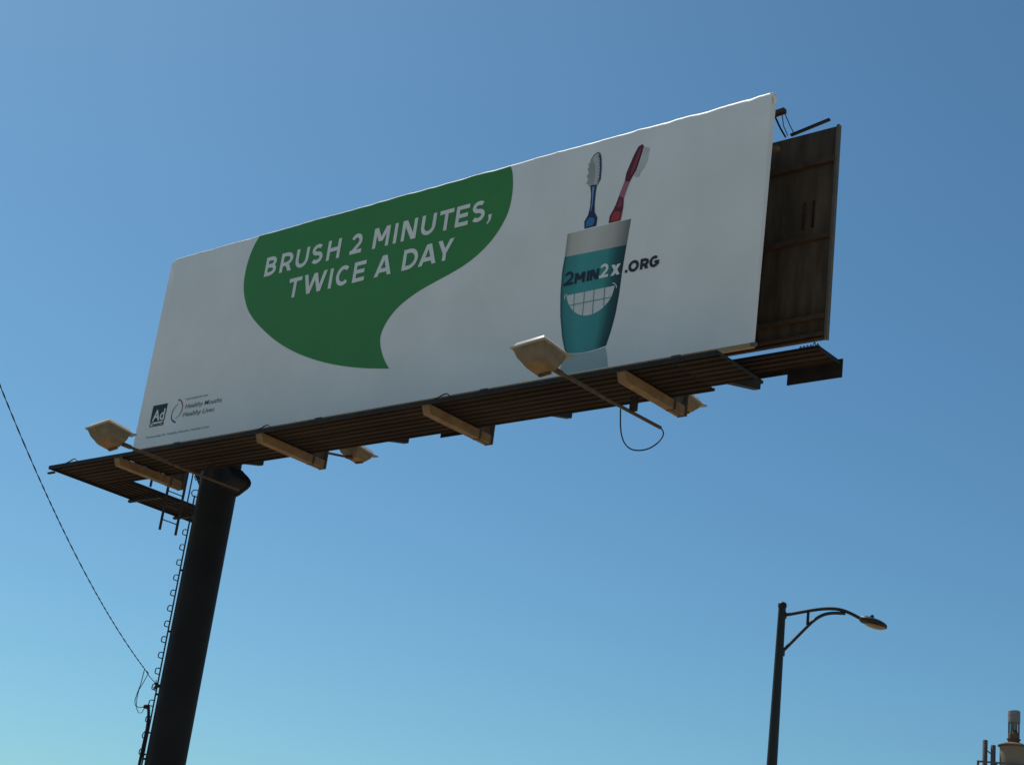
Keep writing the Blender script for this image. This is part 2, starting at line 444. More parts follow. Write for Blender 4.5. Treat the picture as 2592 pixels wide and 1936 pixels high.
# --- printed picture (flat sheets a few millimetres proud of the vinyl)
ART = {
    'green': [[2.739,4.258],[2.621,4.076],[2.534,3.82],[2.496,3.503],[2.527,3.175],[2.639,2.886],[2.816,2.593],[3.056,2.351],[3.375,2.095],[3.79,1.802],[4.228,1.551],[4.729,1.319],[5.275,1.115],[5.84,0.95],[6.382,0.829],[6.732,0.769],[7.055,0.72],[6.901,0.903],[6.797,1.076],[6.717,1.27],[6.699,1.405],[6.737,1.557],[6.835,1.723],[7.003,1.897],[7.239,2.037],[7.543,2.164],[7.879,2.259],[8.247,2.359],[8.572,2.465],[8.857,2.618],[9.102,2.813],[9.278,3.036],[9.407,3.292],[9.444,3.572],[9.429,3.838],[9.38,4.092],[9.313,4.266]],
    'cup': [[10.812,2.584],[12.118,2.576],[12.083,2.128],[12.051,1.658],[12.04,1.268],[12.01,0.91],[11.957,0.636],[11.886,0.379],[11.626,0.344],[11.327,0.352],[11.064,0.394],[10.964,0.671],[10.866,1.083],[10.812,1.494],[10.791,1.903],[10.809,2.159]],
    'band': [[10.809,2.159],[12.091,2.113]],
    'refl': [[11.064,0.394],[11.327,0.352],[11.626,0.344],[11.886,0.379],[11.958,0.227],[12.019,0.015],[10.952,0.113],[10.971,0.252]],
    'smile': [[10.95,1.426],[11.934,1.422],[11.921,1.338],[11.89,1.223],[11.821,1.135],[11.729,1.056],[11.598,0.999],[11.462,0.982],[11.344,0.998],[11.245,1.04],[11.141,1.109],[11.058,1.201],[10.998,1.293]],
    'grid': [[[11.122,1.425],[11.124,1.322],[11.141,1.109]],[[11.322,1.424],[11.334,1.243],[11.338,0.999]],[[11.52,1.423],[11.529,1.248],[11.542,0.991]],[[11.734,1.422],[11.744,1.25],[11.76,1.076]],[[11.025,1.229],[11.348,1.23],[11.879,1.223]]],
    'arcs': [[[11.881,1.477],[11.923,1.464],[11.955,1.433],[11.974,1.394],[11.969,1.37]],[[10.922,1.369],[10.913,1.407],[10.924,1.441],[10.958,1.455]]],
    'bl_head': [[11.254,4.022],[11.309,3.986],[11.331,3.912],[11.368,3.698],[11.377,3.47],[11.324,3.381],[11.193,3.423],[11.237,3.571],[11.238,3.752],[11.135,3.914],[11.183,3.983]],
    'bl_edge': [[11.254,4.022],[11.309,3.983],[11.335,3.899],[11.365,3.699],[11.373,3.482],[11.329,3.391]],
    'bl_edge2': [[11.255,4.016],[11.189,3.983],[11.14,3.908]],
    'bl_bris': [[11.134,3.926],[11.216,3.826],[11.257,3.612],[11.257,3.414],[11.14,3.396],[11.148,3.434],[11.088,3.459],[11.123,3.53],[11.081,3.608],[11.119,3.656],[11.082,3.745],[11.115,3.782],[11.084,3.824],[11.117,3.862]],
    'bl_neck': [[11.179,3.415],[11.325,3.392],[11.315,3.26],[11.321,3.034],[11.342,2.874],[11.206,2.848],[11.23,2.999],[11.219,3.225]],
    'bl_base': [[11.206,2.848],[11.342,2.874],[11.413,2.758],[11.409,2.605],[11.164,2.602],[11.143,2.74]],
    'bl_hi': [[11.228,3.37],[11.283,3.363],[11.277,3.212],[11.283,3.043],[11.263,2.891],[11.25,2.939],[11.258,3.071]],
    'bl_basehi': [[11.244,2.795],[11.342,2.763],[11.363,2.692],[11.335,2.626],[11.192,2.629],[11.186,2.719]],
    'rd_head': [[12.185,3.942],[12.224,3.893],[12.203,3.785],[12.165,3.631],[12.118,3.468],[12.061,3.38],[12.006,3.281],[11.904,3.32],[11.918,3.465],[11.969,3.597],[12.037,3.775],[12.11,3.912]],
    'rd_hi': [[12.192,3.881],[12.155,3.715],[12.091,3.505],[12.037,3.396],[12.009,3.443],[12.074,3.653],[12.141,3.842]],
    'rd_neck': [[11.904,3.32],[12.009,3.28],[11.962,3.138],[11.923,3.0],[11.818,3.068],[11.861,3.192]],
    'rd_low': [[11.818,3.068],[11.923,3.0],[11.931,2.842],[11.926,2.767],[11.727,2.822],[11.771,2.918]],
    'rd_lowhi': [[11.848,3.022],[11.902,2.99],[11.903,2.848],[11.796,2.852]],
    'rd_base': [[11.727,2.822],[11.926,2.767],[11.905,2.596],[11.665,2.598],[11.672,2.728]],
    'rd_basehi': [[11.764,2.793],[11.897,2.753],[11.881,2.611],[11.707,2.624],[11.718,2.717]],
    'rd_bris': [[12.236,3.88],[12.306,3.852],[12.348,3.821],[12.332,3.712],[12.333,3.61],[12.292,3.538],[12.262,3.464],[12.212,3.415],[12.193,3.338],[12.133,3.337],[12.084,3.374],[12.138,3.484],[12.188,3.625],[12.215,3.772]],
    'adbox': [[0.397,0.903],[0.865,0.903],[0.837,0.533],[0.412,0.535]],
    'adtxt': [[0.442,0.566],[0.826,0.557],[0.819,0.777],[0.499,0.796]],
    'council': [[0.397,0.433],[0.838,0.435],[0.837,0.51],[0.417,0.517]],
    'ring_d': [[1.215,0.85],[1.138,0.803],[1.076,0.731],[1.056,0.631],[1.072,0.548],[1.133,0.484],[1.236,0.445]],
    'ring_r': [[1.177,0.924],[1.244,0.921],[1.317,0.859],[1.366,0.75],[1.353,0.637],[1.291,0.566],[1.197,0.521]],
    'hm': [[1.447,0.71],[2.55,0.686],[2.556,0.78],[1.45,0.812]],
    'hl': [[1.42,0.521],[2.37,0.537],[2.377,0.625],[1.434,0.615]],
    'pf': [[1.42,0.885],[2.092,0.9],[2.09,0.935],[1.427,0.918]],
    'fine': [[0.377,0.171],[2.321,0.204],[2.322,0.254],[0.387,0.222]],
}
def art(name, m_, fn, label=None):
    b = MB(); fn(b)
    o = b.build(name, m_, front, label=label, fix=False)
    return o
gpoly = [tuple(a) for a in ART['green']]
gpoly = [(x, min(z, top_h(x) - edge_r(x) - 0.004)) for x, z in gpoly]
x0, x1 = gpoly[-1][0], gpoly[0][0]
topn = 40
gpoly[0] = (x1, top_h(x1) - edge_r(x1) - 0.004)
gpoly[-1] = (x0, top_h(x0) - edge_r(x0) - 0.004)
gpoly += [(x0 + (x1 - x0) * i / topn, top_h(x0 + (x1 - x0) * i / topn) - edge_r(x0 + (x1 - x0) * i / topn) - 0.004) for i in range(1, topn)]
def smooth_poly(pts, n0, n1, it=2):
    seg = pts[n0:n1]
    for _ in range(it):
        out = [seg[0]]
        for a, b in zip(seg, seg[1:]):
            out += [(a[0] * .75 + b[0] * .25, a[1] * .75 + b[1] * .25), (a[0] * .25 + b[0] * .75, a[1] * .25 + b[1] * .75)]
        out.append(seg[-1]); seg = out
    return pts[:n0] + seg + pts[n1:]
ng = len(ART['green'])
gsm = smooth_poly(smooth_poly(gpoly, 16, ng), 0, 17)
art('speech_shape', M['green'], lambda b: b.flat(gsm, -0.003), 'dark green speech shape printed from the top edge down')

def glyph(b, ch, x, z, w, h, t, y):
    """one stroked capital: lower-left corner (x, z), width w, height h, stroke t"""
    st = [0]
    def yy():
        st[0] += 1
        return y - 0.0008 * st[0]
    def R(pts, closed=False): b.ribbon([(x + a, z + c) for a, c in pts], t, yy(), closed)
    def Q(a0, z0, a1, z1, hw): b.flat([(x + a0, z + z0), (x + a0 + hw, z + z0), (x + a1 + hw, z + z1), (x + a1, z + z1)], yy())
    i0, i1, j0, j1, cx = t / 2, w - t / 2, t / 2, h - t / 2, w / 2
    d = t * 1.12
    if ch in 'BDEHRMN': R([(i0, 0), (i0, h)])
    if ch == 'B':
        mid = h * 0.52; xa = w * 0.45
        R([(i0, j1), (xa, j1)] + arc(xa, (j1 + mid) / 2, i1 - 0.05 * w - xa, (j1 - mid) / 2, 90, -90) + [(i0, mid)])
        R([(i0, mid), (xa, mid)] + arc(xa, (j0 + mid) / 2, i1 - xa, (mid - j0) / 2, 90, -90) + [(i0, j0)])
    elif ch == 'R':
        mid = h * 0.40; xa = w * 0.45
        R([(i0, j1), (xa, j1)] + arc(xa, (j1 + mid) / 2, i1 - xa, (j1 - mid) / 2, 90, -90) + [(i0, mid)])
        Q(w - d * 1.12, 0, w * 0.42, mid, d * 1.12)
    elif ch == 'D':
        xa = w * 0.40
        R([(i0, j1), (xa, j1)] + arc(xa, h / 2, i1 - xa, (j1 - j0) / 2, 90, -90, 18) + [(i0, j0)])
    elif ch == 'U':
        rr = (i1 - i0) / 2
        R([(i0, h), (i0, j0 + rr)] + arc(cx, j0 + rr, rr, rr, 180, 360, 14) + [(i1, h)])
    elif ch == 'S':
        mid = h * 0.52; rx = (i1 - i0) / 2
        R(arc(cx, (j1 + mid) / 2, rx * 0.93, (j1 - mid) / 2, 38, 262, 16) + arc(cx, (j0 + mid) / 2, rx, (mid - j0) / 2, 82, -145, 16))
    elif ch == 'H':
        R([(i1, 0), (i1, h)]); R([(t * 0.9, h * 0.51), (w - t * 0.9, h * 0.51)])
    elif ch == '2':
        rr = (i1 - i0) / 2
        R(arc(cx - 0.02 * w, j1 - rr * 0.98, rr * 0.95, rr * 0.98, 158, -38, 16) + [(i0 + 0.10 * w, j0 + 0.02 * h)])
        R([(0, j0), (w, j0)])
    elif ch == 'M':
        R([(i1, 0), (i1, h)])
        Q(cx - d * 0.55, h * 0.30, 0, h, d * 1.1); Q(cx - d * 0.55, h * 0.30, w - d * 1.1, h, d * 1.1)
    elif ch == 'N':
        R([(i1, 0), (i1, h)]); Q(w - d * 1.25, 0, 0, h, d * 1.25)
    elif ch == 'I': R([(cx, 0), (cx, h)])
    elif ch == 'T': R([(0, j1), (w, j1)]); R([(cx, 0), (cx, h - t * 0.9)])
    elif ch == 'E':
        R([(t * 0.9, j0), (w, j0)]); R([(t * 0.9, j1), (w, j1)]); R([(t * 0.9, h * 0.505), (w * 0.93, h * 0.505)])
    elif ch == 'W':
        a = w * 0.27; e = d * 1.02
        Q(a - e / 2, 0, 0, h, e); Q(a - e / 2, 0, cx - e / 2, h * 0.98, e)
        Q(w - a - e / 2, 0, cx - e / 2, h * 0.98, e); Q(w - a - e / 2, 0, w - e, h, e)
    elif ch == 'A':
        e = d * 1.05
        Q(0, 0, cx - e * 0.62, h, e); Q(w - e, 0, cx - e * 0.38, h, e); R([(w * 0.24, h * 0.27), (w * 0.76, h * 0.27)])
    elif ch == 'Y':
        e = d * 1.08
        Q(cx - e / 2, h * 0.38, 0, h, e); Q(cx - e / 2, h * 0.38, w - e, h, e); R([(cx, 0), (cx, h * 0.46)])
    elif ch == 'X':
        e = d * 1.25
        Q(0, 0, w - e, h, e); Q(w - e, 0, 0, h, e)
    elif ch == 'C': R(arc(cx + 0.03 * w, h / 2, (i1 - i0) / 2 + 0.02 * w, (j1 - j0) / 2, 46, 314, 22))
    elif ch == 'O': R(arc(cx, h / 2, (i1 - i0) / 2, (j1 - j0) / 2, 0, 345, 23), True)
    elif ch == 'G':
        R(arc(cx, h / 2, (i1 - i0) / 2, (j1 - j0) / 2, 48, 345, 22)); R([(cx + 0.02 * w, h * 0.46), (w, h * 0.46)])
        R([(i1, h * 0.2), (i1, h * 0.5)])
    elif ch == '.': b.flat([(x, z), (x + w, z), (x + w, z + w), (x, z + w)], yy())
    elif ch == ',': b.flat([(x + w * .18, z + h * .42), (x + w, z + h * .42), (x + w * .92, z - h * .05), (x + w * .30, z - h * .44), (x, z - h * .30), (x + w * .45, z - h * .05), (x + w * .38, z)], yy())
def letter(ch, x, z, w, h, t, m_, y=-0.007):
    art('letter' if ch not in '.,' else 'punctuation_mark', m_, lambda b: glyph(b, ch, x, z, w, h, t, y))
T1 = 0.082
for ch, x, w in [('B', 3.115, .325), ('R', 3.555, .345), ('U', 3.99, .36), ('S', 4.435, .315), ('H', 4.867, .357), ('2', 5.50, .31),
                 ('M', 6.10, .413), ('I', 6.63, .085), ('N', 6.832, .373), ('U', 7.315, .357), ('T', 7.753, .342), ('E', 8.158, .313), ('S', 8.54, .312), (',', 8.925, .10)]:
    letter(ch, x, 3.262, w, 0.42 if ch != ',' else 0.22, T1, M['letter'])
for ch, x, w in [('T', 3.924, .358), ('W', 4.348, .627), ('I', 5.058, .085), ('C', 5.24, .365), ('E', 5.704, .312), ('A', 6.272, .436), ('D', 6.975, .376), ('A', 7.384, .431), ('Y', 7.815, .388)]:
    letter(ch, x, 2.642, w, 0.42, T1, M['letter'])

# printed cup
cl = [tuple(a) for a in ART['cup']]
def cup_art(name, m_, poly, y, label=None):
    o = art(name, m_, lambda b: b.flat(poly, y), label)
    me = o.data
    uv = me.uv_layers.new(name='UVMap')
    import bisect
    L = sorted([(z, x) for x, z in cl[10:] + cl[:1]])
    Rr = sorted([(z, x) for x, z in cl[1:8]])
    def at(T, z):
        if z <= T[0][0]: return T[0][1]
        for (z0, x0), (z1, x1) in zip(T, T[1:]):
            if z <= z1: return x0 + (x1 - x0) * (z - z0) / max(1e-6, z1 - z0)
        return T[-1][1]
    for lo in me.loops:
        v = me.vertices[lo.vertex_index].co + ORG[front] - Vector((0, 0, Z0))
        a, c = at(L, v.z), at(Rr, v.z)
        uv.data[lo.index].uv = (min(1, max(0, (v.x - a) / (c - a))), v.z / BH)
    return o
def strip(L0, R0, n=14):
    """a finely cut quad strip so that the printed shading follows the cup's outline"""
    return L0, R0
def cup_grid(name, m_, z_lo, z_hi, y, bottom=None, label=None):
    L = sorted([(z, x) for x, z in cl[10:] + cl[:1]])
    Rr = sorted([(z, x) for x, z in cl[1:8]])
    def at(T, z):
        if z <= T[0][0]: return T[0][1]
        for (z0, x0), (z1, x1) in zip(T, T[1:]):
            if z <= z1: return x0 + (x1 - x0) * (z - z0) / max(1e-6, z1 - z0)
        return T[-1][1]
    b = MB(); NU, NV = 24, 18; uvs = []
    for j in range(NV + 1):
        for i in range(NU + 1):
            u = i / NU
            lo = z_lo(u); hi = z_hi(u)
            z = lo + (hi - lo) * j / NV
            a, c = at(L, z), at(Rr, z)
            b.v.append(Vector((a + (c - a) * u, y, z))); uvs.append((u, j / NV))
    b.f = [(j * (NU + 1) + i, j * (NU + 1) + i + 1, (j + 1) * (NU + 1) + i + 1, (j + 1) * (NU + 1) + i) for j in range(NV) for i in range(NU)]
    o = b.build(name, m_, front, label=label, fix=False)
    uv = o.data.uv_layers.new(name='UVMap')
    for lo in o.data.loops: uv.data[lo.index].uv = uvs[lo.vertex_index]
    return o
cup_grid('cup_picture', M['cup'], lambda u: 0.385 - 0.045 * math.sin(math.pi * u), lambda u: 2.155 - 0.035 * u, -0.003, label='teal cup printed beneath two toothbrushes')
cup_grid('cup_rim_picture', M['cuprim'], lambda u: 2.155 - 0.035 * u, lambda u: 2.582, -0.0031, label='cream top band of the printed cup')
art('cup_reflection', M['refl'], lambda b: b.flat([(11.07, 0.375), (11.35, 0.333), (11.62, 0.327), (11.88, 0.362), (11.93, 0.2), (11.97, 0.012), (10.97, 0.012), (11.02, 0.2)], -0.0025), 'pale teal reflection below the printed cup')
art('smile', M['tooth'], lambda b: b.flat(smooth_poly([tuple(a) for a in ART['smile']], 1, 13, 1), -0.006), 'toothy smile printed on the cup')
for i, l in enumerate(ART['grid']):
    art('tooth_line', M['tealline'], lambda b: b.ribbon([tuple(a) for a in l], 0.015, -0.009 - 0.0008 * i))
for l in ART['arcs']:
    art('smile_corner', M['tooth'], lambda b: b.ribbon(smooth_poly([tuple(a) for a in l], 0, len(l), 1), 0.016, -0.006))
T3 = 0.050
for ch, x, w, h, mm in [('2', 10.862, .196, .252, 'navy'), ('M', 11.085, .212, .19, 'navy'), ('I', 11.333, .056, .19, 'navy'), ('N', 11.40, .18, .19, 'navy'),
                        ('2', 11.594, .182, .252, 'letter'), ('X', 11.825, .188, .194, 'letter'), ('.', 12.11, .05, .05, 'navy'), ('O', 12.172, .205, .205, 'navy'), ('R', 12.405, .165, .188, 'navy'), ('G', 12.583, .187, .205, 'navy')]:
    letter(ch, x, 1.608 - (0.008 if ch in 'OG' else 0), w, h, T3, M[mm], -0.010)

# printed toothbrushes
def poly_art(name, m_, keys, y, label=None):
    for i, kk in enumerate(keys):
        art(name, m_, lambda b: b.flat([tuple(a) for a in ART[kk]], y - 0.0006 * i), label if i == 0 else None)
poly_art('bristle_picture', M['bristle'], ['bl_bris'], -0.006)
poly_art('brush_head_picture', M['clear'], ['bl_head'], -0.004, 'clear head of the printed blue toothbrush')
art('brush_outline', M['dkblue'], lambda b: b.ribbon([tuple(a) for a in ART['bl_edge']], [0.012, 0.022, 0.03, 0.034, 0.03, 0.014], -0.008))
art('brush_outline', M['dkblue'], lambda b: b.ribbon([tuple(a) for a in ART['bl_edge2']], 0.014, -0.0085))
e = [Vector(a) for a in ART['bl_edge']]
for i in range(11):
    t = 1.3 + 2.9 * i / 10
    a = e[int(t)].lerp(e[min(int(t) + 1, 5)], t - int(t))
    art('brush_tuft', M['greytext'], lambda b: b.flat([(a.x - 0.055, a.y - 0.004), (a.x - 0.012, a.y - 0.016), (a.x - 0.012, a.y + 0.010)], -0.0095))
poly_art('brush_neck_picture', M['dkblue'], ['bl_neck', 'bl_base'], -0.005, 'dark blue neck of the printed toothbrush')
poly_art('brush_highlight', M['bluehi'], ['bl_hi'], -0.009)
poly_art('brush_grip_picture', M['blue'], ['bl_basehi'], -0.009, 'blue grip of the printed toothbrush')
poly_art('bristle_picture', M['bristlepale'], ['rd_bris'], -0.004)
poly_art('brush_head_picture', M['maroon'], ['rd_head', 'rd_low'], -0.006, 'maroon head of the printed red toothbrush')
poly_art('brush_highlight', M['maroonhi'], ['rd_hi', 'rd_lowhi'], -0.009)
poly_art('brush_neck_picture', M['pink'], ['rd_neck'], -0.0085, 'pink neck of the printed red toothbrush')
poly_art('brush_grip_picture', M['maroon'], ['rd_base'], -0.0088)
poly_art('brush_grip_picture', M['red'], ['rd_basehi'], -0.0100, 'red grip of the printed toothbrush')

# small print: built-in typeface, fitted to its place
def text_art(name, s, m_, x0, x1, z0, z1, y, off=0.0, shear=0.0, label=None):
    cu = bpy.data.curves.new(name, 'FONT')
    cu.body = s
    cu.offset = off
    cu.shear = shear
    cu.resolution_u = 3
    ob = bpy.data.objects.new(name, cu)
    COL.objects.link(ob)
    me = bpy.data.meshes.new_from_object(ob.evaluated_get(bpy.context.evaluated_depsgraph_get()))
    bpy.data.objects.remove(ob)
    bpy.data.curves.remove(cu)
    X = [v.co.x for v in me.vertices]; Y = [v.co.y for v in me.vertices]
    b = MB()
    for v in me.vertices:
        b.v.append(Vector((x0 + (x1 - x0) * (v.co.x - min(X)) / (max(X) - min(X)), y, z0 + (z1 - z0) * (v.co.y - min(Y)) / (max(Y) - min(Y)))))
    for pl in me.polygons:
        t = tuple(pl.vertices)
        a, c, e = (b.v[t[0]], b.v[t[1]], b.v[t[2]])
        b.f.append(t if (c - a).cross(e - a).y < 0 else t[::-1])
    bpy.data.meshes.remove(me)
    return b.build(name, m_, front, label=label, fix=False)
art('logo_box', M['black'], lambda b: b.flat([(0.40, 0.535), (0.855, 0.535), (0.862, 0.905), (0.398, 0.905)], -0.003), 'black square logo in the lower left of the poster')
text_art('logo_text', 'Ad', M['letter'], 0.455, 0.83, 0.555, 0.80, -0.006, 0.025)
text_art('logo_text', 'Council', M['black'], 0.40, 0.85, 0.435, 0.525, -0.006, 0.03)
art('ring_emblem', M['dkblue'], lambda b: b.ribbon([(x, z) for x, z in smooth_poly([tuple(a) for a in ART['ring_d']], 0, 7, 1)], [0.006, 0.01, 0.014, 0.016, 0.018, 0.018, 0.018, 0.02, 0.022, 0.024, 0.03, 0.03, 0.034, 0.036], -0.006))
art('ring_emblem', M['redring'], lambda b: b.ribbon([(x, z) for x, z in smooth_poly([tuple(a) for a in ART['ring_r']], 0, 7, 1)], [0.034, 0.034, 0.032, 0.03, 0.03, 0.028, 0.026, 0.024, 0.022, 0.02, 0.016, 0.012, 0.01, 0.008], -0.0075))
text_art('logo_text', 'PARTNERSHIP FOR', M['greytext'], 1.42, 2.09, 0.885, 0.925, -0.006)
text_art('logo_text', 'Healthy Mouths', M['greytext'], 1.447, 2.55, 0.672, 0.80, -0.006, 0.008, 0.15)
text_art('logo_text', 'Healthy Lives', M['greytext'], 1.425, 2.375, 0.50, 0.63, -0.006, 0.008, 0.15)
text_art('small_print', 'Partnership for Healthy Mouths, Healthy Lives', M['greytext'], 0.38, 2.32, 0.185, 0.245, -0.006, 0.0, 0.1)

# ---------------------------------------------------------------- steel behind and below
UX = (1.60, 5.58, 9.52, 13.36)
def hbeam(b, xc, w, y0, y1, z0, z1, tf=0.022):
    b.box(xc - w / 2, xc + w / 2, y0, y0 + tf, z0, z1)
    b.box(xc - w / 2, xc + w / 2, y1 - tf, y1, z0, z1)
    b.box(xc - 0.012, xc + 0.012, y0 + tf, y1 - tf, z0, z1)
bolt_me = raw_mesh('bolt', MB().tube([(-0.012, 0, 0), (0.012, 0, 0)], 0.018, 8), M['iron'])
for x in UX:
    b = MB()
    hbeam(b, x + 0.02, 0.17, -0.17, 0.15, -0.965, -0.075)
    up_ = b.build('hanger_column', M['hanger'], bb)
    for (yy, zz) in ((-0.02, -0.55), (0.05, -0.80), (-0.08, -0.87), (0.04, -0.88)):
        place('bolt', bolt_me, up_, (x + 0.043, yy, zz))
    b = MB()
    hbeam(b, x + 0.02, 0.2, 0.22, 0.55, 0.02, 4.15)
    b.build('upright', M['hanger'], bb)
    b = MB()
    b.add([(x + sx, y, z) for sx in (-0.075, 0.075) for y, z in ((-1.45, -0.806), (-1.38, -0.955), (0.12, -0.955), (0.12, -0.806))], [(0, 1, 2, 3), (7, 6, 5, 4), (0, 4, 5, 1), (1, 5, 6, 2), (2, 6, 7, 3), (3, 7, 4, 0)])
    o = b.build('outrigger', M['tan'], bb)
for z in (0.35, 1.55, 2.75, 3.95):
    b = MB(); b.box(0.1, BW - 0.1, 0.09, 0.19, z - 0.05, z + 0.05)
    b.build('stringer', M['stringer'], bb)
b = MB()
b.tube([(1.9, 0.75, 2.6), (13.9, 0.75, 2.6)], 0.24, 20)
b.build('torsion_pipe', M['hanger'], bb, smooth=40)

# catwalks: channel planks with their flanges turned down
def plank_mesh(name, L, W, along):
    b = MB(); t, fl_ = 0.004, 0.024
    sec = [(-W / 2, -fl_), (-W / 2 + t, -fl_), (-W / 2 + t, -t), (W / 2 - t, -t), (W / 2 - t, -fl_), (W / 2, -fl_), (W / 2, 0), (-W / 2, 0)]
    vs = []
    for e in (-L / 2, L / 2):
        for a, c in sec: vs.append((e, a, c) if along == 'x' else (a, e, c))
    nn = len(sec)
    fs = [(i, (i + 1) % nn, (i + 1) % nn + nn, i + nn) for i in range(nn)]
    fs += [(0, 7, 2, 1), (7, 6, 3, 2), (3, 6, 5, 4)]
    fs += [(8, 9, 10, 15), (15, 10, 11, 14), (11, 12, 13, 14)]
    b.add(vs, fs)
    import bmesh
    me = raw_mesh(name, b, M['rust'])
    bm = bmesh.new(); bm.from_mesh(me); bmesh.ops.recalc_face_normals(bm, faces=bm.faces); bm.to_mesh(me); bm.free()
    return me
ZD = -0.766
FX0, FX1, FY0, FY1 = -0.50, 15.02, -1.475, -0.26
b = MB()
b.box(FX0, FX1, FY0 - 0.012, FY0, ZD - 0.066, ZD + 0.004)
b.box(FX0 + 0.95, 14.2, FY1, FY1 + 0.012, ZD - 0.04, ZD + 0.004)
b.box(FX1, FX1 + 0.012, FY0, FY1 - 0.15, ZD - 0.04, ZD + 0.003)
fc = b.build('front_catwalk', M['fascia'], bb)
NP = 8; pw = (FY1 - FY0) / NP
segs = [FX0, 1.60, 5.58, 9.52, 13.36, 14.2, FX1]
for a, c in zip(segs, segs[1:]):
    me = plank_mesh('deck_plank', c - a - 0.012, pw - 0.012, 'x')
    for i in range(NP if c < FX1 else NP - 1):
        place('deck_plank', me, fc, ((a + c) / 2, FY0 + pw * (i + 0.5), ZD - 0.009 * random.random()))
for x in (0.33, 5.85, 10.0):
    hk = MB()
    hk.tube([(x - 0.28, FY0 - 0.006, ZD), (x - 0.18, FY0 - 0.006, ZD + 0.02), (x - 0.08, FY0 - 0.006, ZD + 0.055), (x, FY0 - 0.006, ZD + 0.06), (x + 0.07, FY0 - 0.006, ZD + 0.01)], 0.012, 6)
    hk.build('safety_cable_eye', M['iron'], fc)
# end catwalk along the left side
EX0, EX1, EY1 = -0.50, 0.48, 2.40
b = MB()
b.box(EX0 - 0.012, EX0, FY0, EY1, ZD - 0.06, ZD + 0.003)
b.box(EX1, EX1 + 0.012, FY1 + 0.014, EY1, ZD - 0.06, ZD + 0.003)
for y in (0.55, 1.75): b.box(EX0 - 0.06, EX1 + 0.02, y, y + 0.06, ZD - 0.115, ZD - 0.062)
b.box(EX0 - 0.1, EX0 + 0.1, FY0 + 0.05, FY0 + 0.1, ZD - 0.13, ZD - 0.1)
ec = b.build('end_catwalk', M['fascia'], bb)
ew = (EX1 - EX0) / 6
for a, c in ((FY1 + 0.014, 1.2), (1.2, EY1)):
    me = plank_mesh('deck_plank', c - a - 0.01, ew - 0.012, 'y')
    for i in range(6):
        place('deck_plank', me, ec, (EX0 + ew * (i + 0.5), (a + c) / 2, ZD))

# hatch ladder at the end catwalk
LX, LYA, LYB, LYC, LZB = 0.56, 0.64, 1.05, 0.21, -1.53
ld = MB()
ld.bar((LX, LYA, LZB), (LX, LYA, 0.2), 0.045, 0.03, (1, 0, 0))
lad = ld.build('hatch_ladder', M['iron'], bb)
MB().bar((LX, LYB, LZB), (LX, LYB, 0.2), 0.045, 0.03, (1, 0, 0)).build('rail', M['iron'], lad)
MB().bar((LX, LYC, ZD), (LX, LYC, 0.1), 0.04, 0.03, (1, 0, 0)).build('guard_rail', M['iron'], lad)
for y0, y1, zz in ((LYA, LYB, (LZB + 0.22, LZB + 0.52, LZB + 0.82, LZB + 1.12)), (LYC, LYA, (-0.60, -0.30))):
    me = raw_mesh('rung', MB().tube([(0, -(y1 - y0) / 2, 0), (0, (y1 - y0) / 2, 0)], 0.012, 6), M['iron'])
    for z in zz: place('rung', me, lad, (LX, (y0 + y1) / 2, z))
b = MB(); b.tube([onpole(-0.53, -1.25), onpole(-0.53, -0.25)], 0.014, 6)
gr = b.build('grab_rod', M['iron'], bb)
for z in (-0.62, -0.95):
    b = MB(); b.tube([onpole(-0.37, z + 0.07), onpole(-0.46, z + 0.06), onpole(-0.49, z), onpole(-0.46, z - 0.06), onpole(-0.37, z - 0.07)], 0.011, 6); b.build('step_loop', M['iron'], gr)

# rear panel, seen from inside
RX0, RX1, RY, RZ0, RZ1 = 0.46, 15.09, 1.30, 0.48, 4.19
b = MB()
b.box(RX1 - 0.01, RX1 + 0.035, RY - 0.05, RY + 0.03, RZ0 - 0.005, RZ1 + 0.005)
rp = b.build('rear_panel', M['edge'], bb, label='grey edge angle of the rear sign panel')
sw = (RX1 - 0.012 - RX0) / 12
me = raw_mesh('panel_sheet', MB().box(-sw / 2 + 0.004, sw / 2 - 0.004, -0.012, 0.012, RZ0 - 2.3, RZ1 - 2.3), M['backing'])
for i in range(12):
    place('panel_sheet', me, rp, (RX0 + sw * (i + 0.5), RY + 0.006 * random.random(), 2.3))
for z, hh in ((0.56, 0.05), (0.86, 0.07), (2.24, 0.08), (3.58, 0.09)):
    b = MB(); b.box(RX0 + 0.1, RX1 - 0.014, RY - 0.085, RY - 0.014, z - hh / 2, z + hh / 2)
    b.build('rear_stringer', M['stringer'], rp)
b = MB(); b.box(RX0, 14.15, RY - 0.30, RY - 0.2, 3.86, 3.94); b.build('rear_stringer', M['tan'], rp)
for x in (14.55, 14.72):
    b = MB(); b.box(x, x + 0.035, RY - 0.03, RY - 0.014, 2.45, 2.92); b.build('cleat', M['rust'], rp)
b = MB(); b.box(RX0, RX1 - 0.02, RY - 0.06, RY - 0.0135, RZ0 - 0.012, RZ0 + 0.02)
b.build('bottom_trim', M['stringer'], rp)
